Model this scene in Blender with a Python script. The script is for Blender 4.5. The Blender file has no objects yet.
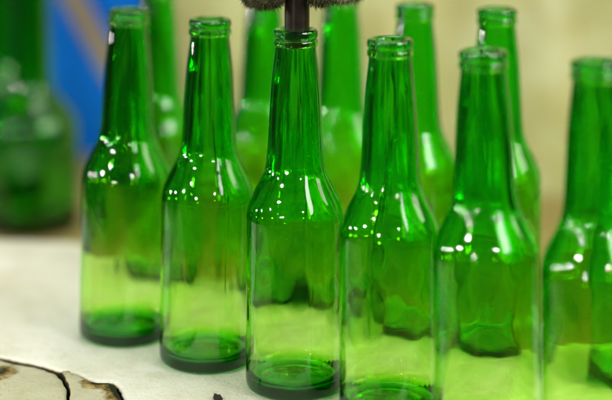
import bpy, bmesh, math, random
from mathutils import Vector, Matrix, noise
from mathutils.geometry import delaunay_2d_cdt

random.seed(7)
C = bpy.context.scene.collection
sc = bpy.context.scene
R = math.radians
TAU = 2*math.pi

# ------------------------------------------------------------------ render settings
sc.render.engine = 'CYCLES'
cy = sc.cycles
cy.use_denoising = True
cy.max_bounces = 40
cy.transmission_bounces = 40
cy.glossy_bounces = 16
cy.diffuse_bounces = 4
cy.volume_bounces = 0
cy.transparent_max_bounces = 8
cy.caustics_reflective = True
cy.caustics_refractive = True
cy.blur_glossy = 0.3
cy.sample_clamp_indirect = 90.0
vs = sc.view_settings
vs.view_transform = 'Standard'
vs.look = 'None'
vs.gamma = 1.0
vs.exposure = 0.22

# ------------------------------------------------------------------ camera: a level lens shifted down
cam = bpy.data.cameras.new('camera')
co = bpy.data.objects.new('camera', cam)
C.objects.link(co)
CAM_H = 0.3733
FPX = 1541.0
co.location = (0, 0, CAM_H)
co.rotation_euler = (R(90), 0, 0)
cam.sensor_fit = 'HORIZONTAL'
cam.sensor_width = 36
cam.lens = FPX/612*36
cam.shift_y = -395/612
cam.clip_start = 0.02
cam.clip_end = 50
cam.dof.use_dof = True
cam.dof.focus_distance = 0.985
cam.dof.aperture_fstop = 2.25
cam.dof.aperture_blades = 0
sc.camera = co


def ground(px, py, z=0.0):
    """photograph position -> point on the horizontal plane at height z"""
    Y = FPX*(CAM_H-z)/(py+195)
    return Vector(((px-306)/FPX*Y, Y, z))


# ------------------------------------------------------------------ material helpers
def mat(name):
    m = bpy.data.materials.new(name)
    m.use_nodes = True
    m.node_tree.nodes.clear()
    return m, m.node_tree.nodes, m.node_tree.links


def ramp(N, stops):
    r = N.new('ShaderNodeValToRGB')
    e = r.color_ramp.elements
    while len(e) < len(stops):
        e.new(0.5)
    for k, (p, c) in enumerate(stops):
        e[k].position = p
        e[k].color = (*c, 1) if len(c) == 3 else c
    return r


def noise_tex(N, L, co_out, scale, detail=6, rough=0.6, dist=0.0):
    t = N.new('ShaderNodeTexNoise')
    t.inputs['Scale'].default_value = scale
    t.inputs['Detail'].default_value = detail
    t.inputs['Roughness'].default_value = rough
    t.inputs['Distortion'].default_value = dist
    L.new(co_out, t.inputs['Vector'])
    return t


def mix(N, L, fac, a, b, mode='MIX'):
    m = N.new('ShaderNodeMix')
    m.data_type = 'RGBA'
    m.blend_type = mode
    for sock, v in ((m.inputs[0], fac), (m.inputs[6], a), (m.inputs[7], b)):
        if hasattr(v, 'links') or hasattr(v, 'is_output'):
            L.new(v, sock)
        elif isinstance(v, (int, float)):
            sock.default_value = v
        else:
            sock.default_value = (*v, 1)
    return m.outputs[2]


def finish(N, L, col, rough, bumps=(), spec=0.3):
    b = N.new('ShaderNodeBsdfPrincipled')
    o = N.new('ShaderNodeOutputMaterial')
    if hasattr(col, 'is_output'):
        L.new(col, b.inputs['Base Color'])
    else:
        b.inputs['Base Color'].default_value = (*col, 1)
    b.inputs['Roughness'].default_value = rough
    b.inputs['Specular IOR Level'].default_value = spec
    prev = None
    for h, dist, stren in bumps:
        bn = N.new('ShaderNodeBump')
        bn.inputs['Distance'].default_value = dist
        bn.inputs['Strength'].default_value = stren
        L.new(h, bn.inputs['Height'])
        if prev:
            L.new(prev, bn.inputs['Normal'])
        prev = bn.outputs[0]
    if prev:
        L.new(prev, b.inputs['Normal'])
    L.new(b.outputs[0], o.inputs[0])
    return b


def glass_mat(name, density, absorb):
    m, N, L = mat(name)
    g = N.new('ShaderNodeBsdfGlass')
    g.inputs['Color'].default_value = (1, 1, 1, 1)
    g.inputs['Roughness'].default_value = 0.0
    g.inputs['IOR'].default_value = 1.5
    v = N.new('ShaderNodeVolumeAbsorption')
    v.inputs['Density'].default_value = density
    v.inputs['Color'].default_value = (*absorb, 1)
    o = N.new('ShaderNodeOutputMaterial')
    L.new(g.outputs[0], o.inputs['Surface'])
    L.new(v.outputs[0], o.inputs['Volume'])
    return m


# absorption per metre = density * (1 - colour)
M_GLASS = glass_mat('green_glass', 1500, (0.72, 0.969, 0.12))
M_GLASS_DARK = glass_mat('dark_green_glass', 1500, (0.60, 0.950, 0.12))


def stone_mat(name, base, pale, stain, crust=False):
    m, N, L = mat(name)
    g = N.new('ShaderNodeNewGeometry')
    P = g.outputs['Position']
    n1 = noise_tex(N, L, P, 9, 5, .6, .4)
    n2 = noise_tex(N, L, P, 45, 8, .65)
    n3 = noise_tex(N, L, P, 420, 4, .7)
    r1 = ramp(N, [(.34, (0, 0, 0)), (.66, (1, 1, 1))])
    L.new(n1.outputs[0], r1.inputs[0])
    c = mix(N, L, r1.outputs[0], base, pale)
    r2 = ramp(N, [(.50, (0, 0, 0)), (.74, (1, 1, 1))])
    L.new(n2.outputs[0], r2.inputs[0])
    sm = N.new('ShaderNodeMath')
    sm.operation = 'MULTIPLY'
    sm.inputs[1].default_value = .45
    L.new(r2.outputs[0], sm.inputs[0])
    c = mix(N, L, sm.outputs[0], c, stain)
    n4 = noise_tex(N, L, P, 17, 4, .6, .8)
    r4 = ramp(N, [(.52, (0, 0, 0)), (.70, (1, 1, 1))])
    L.new(n4.outputs[0], r4.inputs[0])
    s4 = N.new('ShaderNodeMath')
    s4.operation = 'MULTIPLY'
    s4.inputs[1].default_value = .35
    L.new(r4.outputs[0], s4.inputs[0])
    c = mix(N, L, s4.outputs[0], c, (.52, .56, .36))
    r3 = ramp(N, [(.62, (0, 0, 0)), (.70, (1, 1, 1))])
    L.new(n3.outputs[0], r3.inputs[0])
    s3 = N.new('ShaderNodeMath')
    s3.operation = 'MULTIPLY'
    s3.inputs[1].default_value = .75
    L.new(r3.outputs[0], s3.inputs[0])
    c = mix(N, L, s3.outputs[0], c, (.20, .17, .09))
    if crust:
        at = N.new('ShaderNodeAttribute')
        at.attribute_name = 'crust'
        nb = noise_tex(N, L, P, 160, 6, .7)
        ad = N.new('ShaderNodeMath')
        ad.operation = 'ADD'
        L.new(at.outputs['Fac'], ad.inputs[0])
        sb = N.new('ShaderNodeMath')
        sb.operation = 'MULTIPLY_ADD'
        sb.inputs[1].default_value = .9
        sb.inputs[2].default_value = -.45
        L.new(nb.outputs[0], sb.inputs[0])
        L.new(sb.outputs[0], ad.inputs[1])
        rc = ramp(N, [(.16, (0, 0, 0)), (.42, (1, 1, 1))])
        L.new(ad.outputs[0], rc.inputs[0])
        nc = noise_tex(N, L, P, 330, 5, .7)
        rcc = ramp(N, [(.30, (.03, .028, .01)), (.45, (.16, .11, .03)), (.58, (.36, .25, .07)), (.72, (.52, .44, .2))])
        L.new(nc.outputs[0], rcc.inputs[0])
        c = mix(N, L, rc.outputs[0], c, rcc.outputs[0])
        rd = ramp(N, [(.50, (0, 0, 0)), (.72, (1, 1, 1))])
        L.new(ad.outputs[0], rd.inputs[0])
        c = mix(N, L, rd.outputs[0], c, (.016, .018, .008))
    finish(N, L, c, .75, ((n2.outputs[0], .003, .6), (n3.outputs[0], .0009, .8)), .2)
    return m


M_SLAB = stone_mat('pale_stone', (.68, .67, .55), (.80, .80, .72), (.55, .51, .34), crust=True)
M_FRAG = stone_mat('rough_stone', (.42, .41, .26), (.58, .57, .42), (.30, .27, .14), crust=True)


def wall_mat():
    m, N, L = mat('old_plaster')
    g = N.new('ShaderNodeNewGeometry')
    P = g.outputs['Position']
    n1 = noise_tex(N, L, P, 11, 6, .6, .6)
    n2 = noise_tex(N, L, P, 24, 6, .6)
    r1 = ramp(N, [(.32, (.37, .35, .14)), (.5, (.48, .485, .225)), (.66, (.56, .575, .335))])
    L.new(n1.outputs[0], r1.inputs[0])
    r2 = ramp(N, [(.45, (0, 0, 0)), (.75, (1, 1, 1))])
    L.new(n2.outputs[0], r2.inputs[0])
    c = mix(N, L, r2.outputs[0], r1.outputs[0], (.40, .35, .13))
    finish(N, L, c, .9, ((n2.outputs[0], .004, .4),), .1)
    return m


M_WALL = wall_mat()


def wood_mat(name, cols, axis_scale=(3, 40, 40)):
    m, N, L = mat(name)
    tc = N.new('ShaderNodeTexCoord')
    mp = N.new('ShaderNodeMapping')
    mp.inputs['Scale'].default_value = axis_scale
    L.new(tc.outputs['Object'], mp.inputs[0])
    n1 = noise_tex(N, L, mp.outputs[0], 1.5, 6, .6, 1.2)
    r1 = ramp(N, [(.3, cols[0]), (.52, cols[1]), (.72, cols[2])])
    L.new(n1.outputs[0], r1.inputs[0])
    finish(N, L, r1.outputs[0], .65, ((n1.outputs[0], .001, .4),), .25)
    return m


M_TABLE = wood_mat('brown_wood', ((.19, .155, .045), (.26, .215, .07), (.34, .28, .10)))
M_STICK = wood_mat('tan_wood', ((.12, .09, .05), (.20, .155, .09), (.28, .225, .14)), (60, 60, 5))


def blue_mat():
    m, N, L = mat('blue_paint')
    g = N.new('ShaderNodeNewGeometry')
    n = noise_tex(N, L, g.outputs['Position'], 11, 4)
    r = ramp(N, [(.3, (.002, .11, .50)), (.7, (.004, .14, .62))])
    L.new(n.outputs[0], r.inputs[0])
    finish(N, L, r.outputs[0], .8, ((n.outputs[0], .002, .3),), .05)
    return m


M_BLUE = blue_mat()


def simple_mat(name, lo, hi, scale, rough, bump=.0006):
    m, N, L = mat(name)
    tc = N.new('ShaderNodeTexCoord')
    n = noise_tex(N, L, tc.outputs['Object'], scale, 5)
    r = ramp(N, [(.35, lo), (.65, hi)])
    L.new(n.outputs[0], r.inputs[0])
    finish(N, L, r.outputs[0], rough, ((n.outputs[0], bump, .5),), .4)
    return m


M_STEM = simple_mat('dark_brown_stem', (.006, .0035, .0015), (.018, .012, .005), 90, .34, .0003)
M_FUZZ_DARK = simple_mat('olive_fuzz', (.030, .034, .010), (.10, .10, .04), 160, .9)
M_FUZZ_PALE = simple_mat('pale_fuzz', (.10, .10, .04), (.30, .28, .14), 160, .9)
M_CRUMB = simple_mat('dark_crumb', (.008, .007, .005), (.03, .025, .015), 300, .9)


# ------------------------------------------------------------------ object helpers
def obj(name, me, m=None, parent=None):
    if isinstance(me, bmesh.types.BMesh):
        bm = me
        me = bpy.data.meshes.new(name)
        bm.to_mesh(me)
        bm.free()
    o = bpy.data.objects.new(name, me)
    C.objects.link(o)
    if m is not None and not me.materials:
        me.materials.append(m)
    o.parent = parent
    return o


def empty(name, loc=(0, 0, 0)):
    o = bpy.data.objects.new(name, None)
    C.objects.link(o)
    o.location = loc
    o.empty_display_size = .02
    return o


def tag(o, label=None, cat=None, group=None, kind=None):
    for k, v in (('label', label), ('category', cat), ('group', group), ('kind', kind)):
        if v:
            o[k] = v
    return o


def smooth(me):
    me.polygons.foreach_set('use_smooth', [True]*len(me.polygons))


def catmull(pts, sub):
    out = []
    n = len(pts)
    for i in range(n-1):
        p0 = pts[max(i-1, 0)]
        p1 = pts[i]
        p2 = pts[i+1]
        p3 = pts[min(i+2, n-1)]
        for k in range(sub):
            t = k/sub
            q = []
            for a in range(2):
                # centripetal-ish tension to avoid overshoot
                m1 = .5*(p2[a]-p0[a])
                m2 = .5*(p3[a]-p1[a])
                t2 = t*t
                t3 = t2*t
                q.append((2*t3-3*t2+1)*p1[a]+(t3-2*t2+t)*m1+(-2*t3+3*t2)*p2[a]+(t3-t2)*m2)
            out.append(tuple(q))
    out.append(tuple(pts[-1]))
    return out


def lathe(chain, segs, warp=None, closed=False):
    """chain: (r, z, tag) from the bottom axis round and back; r == 0 ends are single points"""
    verts, faces, rings = [], [], []
    for (r, z, tg) in chain:
        if r < 1e-9:
            rings.append([len(verts)])
            verts.append((0, 0, z))
            continue
        ring = []
        for s in range(segs):
            a = TAU*s/segs
            rr, zz = (warp(r, z, a, tg) if warp else (r, z))
            ring.append(len(verts))
            verts.append((rr*math.cos(a), rr*math.sin(a), zz))
        rings.append(ring)
    pairs = list(zip(rings, rings[1:]))
    if closed:
        pairs.append((rings[-1], rings[0]))
    for A, B in pairs:
        for s in range(segs):
            t = (s+1) % segs
            if len(A) == 1 and len(B) == 1:
                continue
            if len(A) == 1:
                faces.append((A[0], B[t], B[s]))
            elif len(B) == 1:
                faces.append((A[s], A[t], B[0]))
            else:
                faces.append((A[s], A[t], B[t], B[s]))
    me = bpy.data.meshes.new('lathe')
    me.from_pydata(verts, [], faces)
    bm = bmesh.new()
    bm.from_mesh(me)
    bmesh.ops.recalc_face_normals(bm, faces=bm.faces)
    bm.to_mesh(me)
    bm.free()
    smooth(me)
    return me


# ------------------------------------------------------------------ the long-necked bottle (millimetres)
OUT = [(24.8, .0), (27.6, .35), (29.6, 1.9), (30.4, 4.4), (30.5, 8), (30.5, 30), (30.5, 60), (30.5, 85), (30.5, 101), (30.45, 106.5),
       (30.0, 110.5), (29.0, 115), (27.0, 120.2), (24.2, 125.8), (21.4, 131.3), (19.5, 136.3), (18.4, 142), (17.7, 150),
       (16.9, 166), (15.7, 187), (14.3, 201), (13.3, 209), (12.95, 212.2), (12.9, 213.6), (12.85, 218.9)]
INN = [(8.9, 218.9), (9.0, 214), (9.4, 205), (10.4, 196), (11.5, 186), (12.6, 166), (13.4, 150), (14.3, 141), (15.8, 134.5), (18.3, 130),
       (21.2, 124.4), (24.0, 118.6), (26.6, 113), (27.9, 108), (28.2, 103), (28.25, 90), (28.4, 78), (28.8, 68), (29.45, 59), (29.75, 50), (29.9, 30), (29.9, 17), (29.3, 12),
       (27.2, 8.6), (23.5, 7.0), (17, 6.5), (9, 6.8), (0, 7.0)]
PUNT = [(0, 2.7), (9, 2.5), (16, 1.7), (20.5, .7), (22.6, .2)]


def bottle_mesh(seed, segs=224, k=1.0, out=OUT, inn=INN, punt=PUNT, wave=1.0):
    chain = [(r, z, 'p') for r, z in catmull(punt, 3)] + [(r, z, 'o') for r, z in catmull(out, 6)] + [(r, z, 'i') for r, z in catmull(inn, 5)]
    top = out[-1][1]
    rb = max(r for r, z in out)
    sd = seed*17.3

    def warp(r, z, a, tg):
        ca, sa = math.cos(a), math.sin(a)
        d = 0
        dz = 0
        if tg == 'i' and z < top-2:
            v = noise.noise(Vector((ca*1.6+sd, sa*1.6, z*.012)))*.5       # thick and thin sides
            v += noise.noise(Vector((ca*4.2, sa*4.2+sd, z*.018)))*.32     # long vertical waves
            v += noise.noise(Vector((ca*9.0, sa*9.0+sd, z*.05)))*.05
            neck = min(1, max(0, (z-112)/25))
            amp = (.30+.70*neck)*wave
            if z < 60:
                amp *= .6+.4*max(0, z-20)/40
            if z < 18:
                amp *= max(.2, z/18)
            d = v*amp
            if 30 < z < 122:                                             # ripples where the blown body cooled
                q = math.sin(math.pi*(z-30)/92)
                d += wave*q*1.0*noise.noise(Vector((ca*1.5+sd*2, sa*1.5, z*.034+sd)))
                d += wave*q*.28*noise.noise(Vector((ca*3.2+sd*2, sa*3.2, z*.085+sd)))
            dz = noise.noise(Vector((r*ca*.10, r*sa*.10, sd)))*.35 if z < 11 else 0
        elif tg == 'o':
            d = noise.noise(Vector((ca*2.2+sd, sa*2.2, z*.03)))*.09
            if 8 < z < top-4:
                for a0 in (0, math.pi):                                  # mould seam
                    q = (math.atan2(math.sin(a-a0), math.cos(a-a0)))*r/.42
                    d += .10*math.exp(-q*q)
            d += .10*math.exp(-((z-107.2)/.55)**2)                        # ring seam under the shoulder
            if 5.6 < z < 9.4:                                             # knurl of short bars round the heel
                d += .28*max(0, math.cos(a*48))**2*math.exp(-((z-7.3)/1.0)**2)
        elif tg == 'p':
            dz = .35*noise.noise(Vector((r*ca*.12, r*sa*.12, sd+3)))*(min(1, (22.6-r)/6))
        r2 = max(.01, r+d)
        return r2*k/1000, (z+dz)*k/1000
    chain = [(r, z, t) for r, z, t in chain]
    me = lathe([(r*1.0, z, t) if r > 1e-6 else (0, z*k/1000, t) for r, z, t in chain], segs, warp)
    return me


def ring_mesh(sec, segs=160, k=1.0, seed=0):
    ch = [(r, z, 'o') for r, z in catmull(sec+[sec[0]], 5)[:-1]]
    return lathe(ch, segs, lambda r, z, a, t: ((r+.05*noise.noise(Vector((math.cos(a)*2, math.sin(a)*2, seed))))*k/1000, z*k/1000), closed=True)


LIP = [(9.0, 219.15), (11, 218.97), (12.9, 218.97), (13.6, 219.5), (13.95, 221), (13.9, 222.7), (13.3, 224.2), (12.0, 224.8), (10.4, 224.5), (9.3, 223.6), (8.95, 222), (8.9, 220.3)]
COLLAR = [(12.98, 214.1), (13.4, 213.9), (13.95, 214.8), (14.15, 216.1), (13.95, 217.4), (13.4, 218.3), (12.96, 218.0), (12.96, 216)]


def make_bottle():
    root = empty('green_bottle')
    obj('body', bottle_mesh(1), M_GLASS, root)
    obj('lip', ring_mesh(LIP), M_GLASS, root)
    obj('collar', ring_mesh(COLLAR, seed=3), M_GLASS, root)
    return root


def copy_tree(o, parent=None):
    c = o.copy()
    C.objects.link(c)
    c.parent = parent
    for ch in list(o.children):
        copy_tree(ch, c)
    return c


proto = make_bottle()
BODIES = [proto.children[0].data]+[bottle_mesh(k) for k in (2, 3, 4)]
for me in BODIES[1:]:
    me.materials.append(M_GLASS)
FRONT = 'green bottles standing in the front row'
BACK = 'green bottles standing in the back row'
# image x of the axis, distance, lean (degrees), turn, label, group
rows = [
    (123.5, 1.086, .9, 20, 'front row bottle at the left end, its neck overlapping the blue board', FRONT),
    (205.8, 1.037, .75, 118, 'front row bottle just left of the one holding the dried flower', FRONT),
    (294.3, .990, .25, 251, 'sharpest green bottle, with the dark stem of the dried flower in its mouth', FRONT),
    (390, .949, .0, 64, 'front row bottle just right of the one holding the dried flower, mouth open', FRONT),
    (487.5, .904, -.7, 305, 'second front row bottle to the right of the one holding the dried flower', FRONT),
    (596, .868, .0, 190, 'nearest green bottle, at the right end of the front row', FRONT),
    (157.5, 1.235, 0, 77, 'blurred back row bottle farthest left, between the two leftmost front bottles', BACK),
    (264, 1.208, 0, 154, 'blurred back row bottle just left of the dried flower stem', BACK),
    (341, 1.184, 0, 222, 'blurred back row bottle just right of the dried flower stem', BACK),
    (415, 1.114, 0, 12, 'blurred back row bottle with its rim just right of the sharp open bottle mouth', BACK),
    (497, 1.089, 0, 290, 'blurred back row bottle with its rim just right of the second-nearest front bottle', BACK),
    (636, 1.013, 0, 99, 'blurred back row bottle at the right edge, behind the nearest front bottle', BACK),
]
for i, (px, Y, lean, turn, lab, grp) in enumerate(rows):
    o = proto if i == 0 else copy_tree(proto)
    o.location = ((px-306)/FPX*Y, Y, .0004)
    o.rotation_mode = 'ZYX'                       # turn about its own axis first, then lean sideways
    next(c for c in o.children if c.name.startswith('body')).data = BODIES[(i*3+i//4) % 4]
    o.scale = (1.02, 1.02, 1.02)
    o.rotation_euler = (0, R(lean), R(turn))
    tag(o, lab, 'bottle', grp)

# ------------------------------------------------------------------ the two big bottles at the back left
BOUT = [(36, 0), (40, .6), (43, 3), (44, 7), (44, 40), (44, 78), (43.6, 90), (41.5, 101), (36, 112), (28, 121), (21.5, 130), (18.8, 142), (18, 160),
        (17.2, 200), (16.2, 240), (15.6, 262), (15.6, 275)]
BINN = [(10.5, 275), (11, 262), (12, 240), (13.6, 200), (14.6, 160), (15.6, 142), (18.4, 131), (25.2, 122), (33.4, 112), (38.8, 101), (41.2, 90), (41.6, 78), (41.6, 40),
        (41.4, 18), (38, 11), (25, 9), (12, 14), (0, 17)]
BPUNT = [(0, 11), (12, 8), (22, 4), (30, 1), (33, .2)]
BLIP = [(10.6, 275.3), (13, 275.06), (15.8, 275.06), (17.6, 276), (18.1, 279), (17.6, 282.5), (15.5, 284), (12.6, 283.8), (10.8, 282), (10.5, 278)]
big = empty('large_green_bottle')
obj('body', bottle_mesh(5, 128, 1.0, BOUT, BINN, BPUNT), M_GLASS_DARK, big)
obj('lip', ring_mesh(BLIP, 96), M_GLASS_DARK, big)
for i, (px, Y, turn, lab) in enumerate([
        (32, 1.475, 40, 'large blurred green bottle in front of the blue board, right one of two'),
        (3, 1.585, 170, 'large blurred green bottle at the very left edge, behind the other large one')]):
    o = big if i == 0 else copy_tree(big)
    o.location = ((px-306)/FPX*Y, Y, -.0295)
    o.rotation_euler = (0, 0, R(turn))
    tag(o, lab, 'bottle', 'large green bottles at the back left')


# ------------------------------------------------------------------ the setting: wall, wooden table, stone slab
def grid(x0, x1, y0, y1, nx, ny, fn):
    bm = bmesh.new()
    V = [[bm.verts.new(fn(x0+(x1-x0)*i/nx, y0+(y1-y0)*j/ny)) for i in range(nx+1)] for j in range(ny+1)]
    for j in range(ny):
        for i in range(nx):
            bm.faces.new((V[j][i], V[j][i+1], V[j+1][i+1], V[j+1][i]))
    return bm


def box(bm, x0, x1, y0, y1, z0, z1, bev=0):
    r = bmesh.ops.create_cube(bm, size=1)
    for v in r['verts']:
        v.co = Vector((x0+(v.co.x+.5)*(x1-x0), y0+(v.co.y+.5)*(y1-y0), z0+(v.co.z+.5)*(z1-z0)))
    if bev:
        es = list({e for v in r['verts'] for e in v.link_edges})
        bmesh.ops.bevel(bm, geom=es, offset=bev, segments=2, affect='EDGES')


bm = bmesh.new()
box(bm, -.60, .80, 0, .1, -.4, .75)
wl = obj('wall', bm, M_WALL)
wl.location = (0, 1.72, 0)
wl.rotation_euler = (0, 0, R(-27))
tag(wl, kind='structure')
bm = bmesh.new()
for k in range(8):                                             # boards of the wooden table
    y0 = .78+k*.158
    box(bm, -.62, .60, y0, y0+.1565, -.06, -.030, .0015)
tag(obj('wooden_table', bm, M_TABLE), kind='structure')


def jag(pts, step, amp, seed):
    out = []
    n = len(pts)
    for i in range(n):
        a = Vector(pts[i])
        b = Vector(pts[(i+1) % n])
        L = (b-a).length
        m = max(1, int(L/step))
        d = (b-a).normalized()
        nrm = Vector((-d.y, d.x))
        for k in range(m):
            p = a.lerp(b, k/m)
            w = noise.fractal(Vector((p.x*70, p.y*70, seed)), 1.0, 2.0, 4)*amp
            out.append(p+nrm*w if k else p+nrm*w*.5)
    return out


def stone_piece(name, outline, top, thick, m, crustfn, step=.0022, amp=.0012, seed=0, round_=.0035, fine_box=(-.26, -.08, .86, 1.06), grid_step=.004, lump=0):
    """a stone plate: jagged outline, rounded top edge, crusted where crustfn says"""
    o2 = jag(outline, step, amp, seed)
    area = sum(o2[i].x*o2[(i+1) % len(o2)].y-o2[(i+1) % len(o2)].x*o2[i].y for i in range(len(o2)))
    if area < 0:
        o2.reverse()
    n = len(o2)
    # inward normals
    nr = []
    for i in range(n):
        d = (o2[(i+2) % n]-o2[i-2]).normalized()
        nr.append(Vector((-d.y, d.x)))
    bm = bmesh.new()
    lay = bm.verts.layers.float.new('crust')
    prof = [(-.0, -thick), (-.0, -.012), (0, -round_*1.2), (round_*.3, -round_*.42), (round_, -round_*.08), (round_*2, 0)]
    rings = []
    for pi, (ins, dz) in enumerate(prof):
        ring = []
        for i in range(n):
            p = o2[i]+nr[i]*ins
            wob = noise.noise(Vector((o2[i].x*260, o2[i].y*260, dz*300+seed)))*.0007 if 0 < pi < 5 else 0
            v = bm.verts.new((p.x+nr[i].x*wob, p.y+nr[i].y*wob, top+dz))
            v[lay] = 1.0 if pi < 3 else crustfn(p.x, p.y)
            ring.append(v)
        rings.append(ring)
    for A, B in zip(rings, rings[1:]):
        for i in range(n):
            j = (i+1) % n
            bm.faces.new((A[i], A[j], B[j], B[i]))
    bm.faces.new(list(reversed(rings[0])))
    # the top: a constrained triangulation with inner points, fine where the crust is
    loop = [Vector((v.co.x, v.co.y)) for v in rings[-1]]
    pts = list(loop)
    x0, x1, y0, y1 = fine_box
    k = 0
    for i in range(int((x1-x0)/grid_step)):
        for j in range(int((y1-y0)/grid_step)):
            q = Vector((x0+(i+.5)*grid_step, y0+(j+.5)*grid_step))
            q += Vector((noise.noise(Vector((i*3.7, j*5.1, 1))), noise.noise(Vector((i*3.7, j*5.1, 9)))))*grid_step*.4
            if min((q-p).length_squared for p in loop) > (grid_step*.4)**2:
                pts.append(q)
    nl = len(loop)
    vo, eo, fo, ov, oe, of = delaunay_2d_cdt(pts, [(i, (i+1) % nl) for i in range(nl)], [], 1, 1e-7)
    vm = []
    for i, p in enumerate(vo):
        src = [q for q in ov[i] if q < nl]
        if src:
            vm.append(rings[-1][src[0]])
        else:
            cr = crustfn(p.x, p.y)
            up = lump*cr*(.35+.8*noise.fractal(Vector((p.x*130, p.y*130, seed)), 1, 2, 4))
            v = bm.verts.new((p.x, p.y, top+.0005*noise.noise(Vector((p.x*60, p.y*60, seed)))+up))
            v[lay] = cr
            vm.append(v)
    for t in fo:
        vv = [vm[q] for q in t]
        if len(set(vv)) == len(vv):
            try:
                bm.faces.new(vv)
            except ValueError:
                pass
    bmesh.ops.recalc_face_normals(bm, faces=bm.faces)
    me = bpy.data.meshes.new(name)
    bm.to_mesh(me)
    bm.free()
    smooth(me)
    return obj(name, me, m)


def seg_dist(p, a, b):
    ab = b-a
    t = max(0, min(1, (p-a).dot(ab)/ab.length_squared))
    return (p-a-ab*t).length


def line_crust(pts, width, gain=1.0):
    P = [Vector(q[:2]) for q in pts]

    def fn(x, y):
        p = Vector((x, y))
        d = min(seg_dist(p, P[i], P[i+1]) for i in range(len(P)-1))
        return gain*max(0, 1-d/width)
    return fn


g2 = lambda px, py: tuple(ground(px, py)[:2])
crack = [g2(-40, 349), g2(0, 356), g2(18, 360), g2(40, 364), g2(58, 370), g2(76, 373), g2(88, 379), g2(98, 382), g2(112, 381.5), g2(118, 387), g2(124, 399), g2(134, 420), g2(150, 460)]
fine = line_crust(crack, .0022, .12)
slab_outline = crack[:-1]+[g2(137, 432), (-.05, .925), (.03, .90), (.08, .855), (.13, .82), (.2, .80), (.42, .80), (.42, 1.02), (.34, 1.058), (.255, 1.065), (.21, 1.085), (.165, 1.122), (.115, 1.138),
                        (.075, 1.165), (.05, 1.21), (.0, 1.232), (-.06, 1.252), (-.11, 1.275), (-.16, 1.30), (-.2, 1.318), (-.27, 1.325), (-.36, 1.32), (-.46, 1.315), (-.46, crack[0][1]+.02)]
slab = stone_piece('stone_slab', slab_outline, 0.0, .0298, M_SLAB, fine, seed=2, amp=.0010, round_=.0022)
tag(slab, kind='structure')

# fragment left of the branch crack, and the crusted one right of it
fa = [g2(-40, 350), g2(0, 357.4), g2(18, 361.5), g2(40, 365.6), g2(56, 371.4), g2(62.5, 377), g2(67.5, 386), g2(67.5, 397), g2(65, 415), g2(63, 430), g2(-80, 430), g2(-80, 380)]
spot = ground(2, 371)


def crust_a(x, y):
    d = math.hypot(x-spot.x+.001, (y-spot.y)*.8)
    k = max(0, 1-d/.016)*.85
    d2 = math.hypot(x-spot.x+.004, (y-spot.y+.02)*.7)
    return max(k, .5*max(0, 1-d2/.016), line_crust(fa[:7], .002, .12)(x, y))


A = stone_piece('stone_fragment', fa, -.0008, .0288, M_FRAG, crust_a, seed=5, amp=.0009, round_=.003, fine_box=(-.235, -.13, .93, 1.05), grid_step=.0025, lump=.0022)
tag(A, 'rough pale stone piece with a brown spot, left of the branching crack', 'stone piece', 'broken stone pieces at the front left')
fb = [g2(61.5, 371.6), g2(76, 374.2), g2(87, 380.1), g2(97, 383.3), g2(111, 383.2), g2(116.5, 388.5), g2(122, 400), g2(129, 416), g2(134, 430), g2(74, 430), g2(73, 415), g2(69.5, 398), g2(69, 386), g2(64.6, 377)]
edge_b = [g2(93, 385), g2(101, 386), g2(111, 385.5), g2(117, 394), g2(125, 412), g2(136, 450)]


def crust_b(x, y):
    return max(line_crust(edge_b, .0125, .85)(x, y), line_crust(fb[:4], .003, .5)(x, y))


B = stone_piece('stone_fragment', fb, .0012, .0288, M_FRAG, crust_b, seed=9, amp=.0013, round_=.0022, fine_box=(-.165, -.09, .93, 1.02), grid_step=.0018, lump=.0032)
tag(B, 'broken stone piece with dark brown mossy edge, right of the branching crack', 'stone piece', 'broken stone pieces at the front left')

# dark crumb on the slab
bm = bmesh.new()
bmesh.ops.create_icosphere(bm, subdivisions=3, radius=1)
for v in bm.verts:
    n_ = noise.fractal(v.co*1.6+Vector((3, 1, 5)), 1, 2, 3)
    v.co *= 1+.55*n_
    v.co = Vector((v.co.x*.0026+max(0, v.co.z)*-.0006, v.co.y*.0016, v.co.z*.0024))
p = ground(217.5, 400)
o = obj('crumb', bm, M_CRUMB)
smooth(o.data)
o.location = (p.x, p.y, .0016)
tag(o, 'tiny dark crumb lying on the pale stone between the front bottles', 'crumb')

# ------------------------------------------------------------------ blue board and leaning stick
BY = 1.775
bx0, bx1 = (-90-306)/FPX*BY, (150-306)/FPX*BY
bb = empty('blue_board', ((bx0+bx1)/2, BY, -.0298))
w2 = (bx1-bx0)/2
bm = bmesh.new()
box(bm, -w2+.012, w2-.012, .004, .014, .012, .43, .001)
obj('panel', bm, M_BLUE, bb)
bm = bmesh.new()
box(bm, -w2, -w2+.0118, 0, .018, .0, .44, .0015)
box(bm, w2-.0118, w2, 0, .018, .0, .44, .0015)
box(bm, -w2+.012, w2-.012, 0, .018, .0, .0118, .0015)
box(bm, -w2+.012, w2-.012, 0, .018, .4302, .44, .0015)
obj('frame', bm, M_BLUE, bb)
tag(bb, 'bright blue board standing upright against the wall behind the left bottles', 'board')

foot = Vector(((170-306)/FPX*1.68, 1.68, -.030))
SY = 1.728
# the point of the stick seen at image (72, 0)
head = Vector(((74-306)/FPX*SY, SY, CAM_H-195*SY/FPX))
d = (head-foot).normalized()
Ls = .62
bm = bmesh.new()
box(bm, -.0175, .0175, -.0125, .0125, .006, Ls, .003)
o = obj('wooden_stick', bm, M_STICK)
o.location = foot
q = d.to_track_quat('Z', 'Y')
o.rotation_euler = (q.to_matrix().to_4x4() @ Matrix.Rotation(R(28), 4, 'Z')).to_euler()
tag(o, 'tan wooden stick leaning across the front of the blue board', 'stick')

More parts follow.
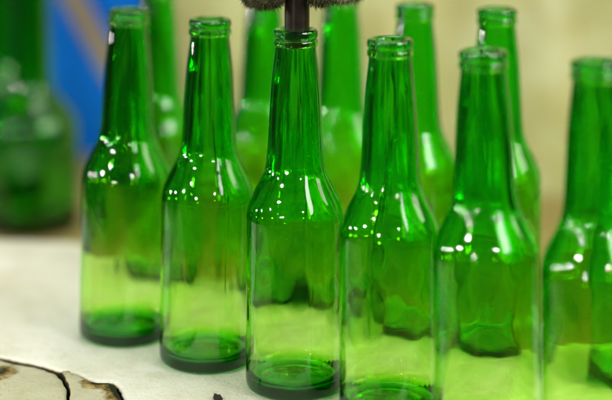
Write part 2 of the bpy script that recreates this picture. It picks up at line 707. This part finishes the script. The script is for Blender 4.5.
# ------------------------------------------------------------------ dried flower with its stem in the third bottle's mouth
b3 = Vector(((294.3-306)/FPX*.99, .99, 0))
top = .2247
fl = empty('dried_flower', (b3.x+.0012+.0005, b3.y, .2190))
tag(fl, 'dried fuzzy brown flower head on a thick dark stem, stuck in the middle bottle', 'dried flower')
ch = [(0, 0, 'o'), (6.8, 0, 'o'), (7.6, .5, 'o'), (7.95, 2, 'o'), (8.0, 8, 'o'), (8.05, 20, 'o'), (8.0, 34, 'o'), (8.4, 42, 'o'), (9.5, 48, 'o'), (0, 50, 'o')]


def stem_warp(r, z, a, t):
    return (r+.22*noise.noise(Vector((math.cos(a)*2.2, math.sin(a)*2.2, z*.02)))-.1*abs(math.sin(a*3.5)))/1000, z/1000


obj('stem', lathe([(r, z if r > 0 else z/1000, t) for r, z, t in ch], 96, stem_warp), M_STEM, fl)


def fuzzy(cx, cy, cz, rx, ry, rz, nh, hl, tilt, seed, pale):
    rnd = random.Random(seed)
    bm = bmesh.new()
    bmesh.ops.create_icosphere(bm, subdivisions=4, radius=1)
    for v in bm.verts:
        v.co *= 1+.20*noise.fractal(v.co*2.1+Vector((seed, 0, 0)), 1, 2, 3)
    bm.normal_update()
    fs = list(bm.faces)
    base = [(f.calc_center_median().copy(), f.normal.copy()) for f in fs]
    S = Vector((rx, ry, rz))
    rot = Matrix.Rotation(tilt, 3, 'Y')

    def tr(p):
        return rot @ Vector((p.x*S.x, p.y*S.y, p.z*S.z))+Vector((cx, cy, cz))
    tips = []
    for _ in range(nh):
        p, n = base[rnd.randrange(len(base))]
        p = p+Vector((rnd.uniform(-.04, .04), rnd.uniform(-.04, .04), rnd.uniform(-.04, .04)))
        tips.append((p, n))
    for v in bm.verts:
        v.co = tr(v.co)
    for f in bm.faces:
        f.smooth = True
    for p, n in tips:
        w = tr(p)
        dr = (rot @ n+Vector((rnd.uniform(-.7, .7), rnd.uniform(-.7, .7), rnd.uniform(-.8, .4)))).normalized()
        side = dr.orthogonal().normalized()
        side.rotate(Matrix.Rotation(rnd.uniform(0, TAU), 3, dr))
        wd = hl*.12
        ln = hl*rnd.choice((.5, .7, .9, 1.1, 1.3, 1.9))*rnd.uniform(.8, 1.1)
        bend = Vector((rnd.uniform(-.3, .3), rnd.uniform(-.3, .3), -.25))*ln
        a = bm.verts.new(w-side*wd)
        b = bm.verts.new(w+side*wd)
        c = bm.verts.new(w+dr*ln*.6+side*wd*.7)
        e = bm.verts.new(w+dr*ln*.6-side*wd*.7)
        t = bm.verts.new(w+dr*ln+bend)
        bm.faces.new((a, b, c, e))
        bm.faces.new((e, c, t))
    return bm


off = fl.location
# drooping woolly bracts round the stem: x, y relative to the stem, height of the centre above the table
br = [(-.0215, -.003, .2470, .0125, .012, .0062, .05, 0), (.0150, -.004, .2475, .0075, .010, .0042, -.1, 0), (.0285, .001, .2488, .0125, .012, .0046, .03, 1),
      (-.012, .022, .256, .013, .012, .006, .2, 1), (.016, .023, .257, .013, .012, .006, -.2, 0), (-.006, -.021, .2610, .013, .010, .006, .0, 0)]
for i, (x, y, z, rx, ry, rz, tl, pale) in enumerate(br):
    obj('bract', fuzzy(x, y, z+.0026-off.z, rx, ry, rz, 2600, .0021, tl, i+1, pale), M_FUZZ_PALE if pale else M_FUZZ_DARK, fl)
obj('flower_head', fuzzy(0, 0, .279-off.z, .030, .030, .021, 5000, .003, 0, 20, 0), M_FUZZ_DARK, fl)


# ------------------------------------------------------------------ light
w = bpy.data.worlds.new('World')
sc.world = w
w.use_nodes = True
bg = w.node_tree.nodes['Background']
bg.inputs[0].default_value = (1.0, .97, .88, 1)
bg.inputs[1].default_value = .025


def area(name, loc, target, sx, sy, power, color):
    l = bpy.data.lights.new(name, 'AREA')
    l.shape = 'RECTANGLE'
    l.size = sx
    l.size_y = sy
    l.energy = power
    l.color = color
    o = bpy.data.objects.new(name, l)
    C.objects.link(o)
    o.location = loc
    o.rotation_euler = (Vector(target)-Vector(loc)).to_track_quat('-Z', 'Y').to_euler()
    return o


piv = Vector((0, 1.0, .12))


def sph(az, el, dist):
    a, e = R(az), R(el)
    return piv+Vector((math.sin(a)*math.cos(e), -math.cos(a)*math.cos(e), math.sin(e)))*dist


# soft fill lamp added above and behind the bottles for slab and wall
area('overhead_fill', (.05, 1.35, 1.75), (.0, 1.3, 0), 1.8, .9, 16.5, (1, .97, .88))
# the two panes of the window to the right
area('window_light', sph(51, 28, 1.9), piv, .80, .78, 25, (1, .98, .93))
area('window_light', sph(82, 27, 1.9), piv, .86, .72, 11, (1, .93, .74))


def bulb(az, el, dist, power=3.0, r=.02):
    l = bpy.data.lights.new('bulb', 'POINT')
    l.energy = power
    l.shadow_soft_size = r
    l.color = (1, .97, .9)
    o = bpy.data.objects.new('bulb', l)
    C.objects.link(o)
    o.location = sph(az, el, dist)


for az, el, dist, k in ((-28, 11, 2.2, 1.2), (21, 24, 2.2, .8), (-50, 33, 2.2, 1.3), (-66, 20, 2.1, 1.2), (-90, 10, 1.8, .9), (-108, 4, 1.8, .4)):
    bulb(az, el, dist, 7.6*dist*dist*k, .04)
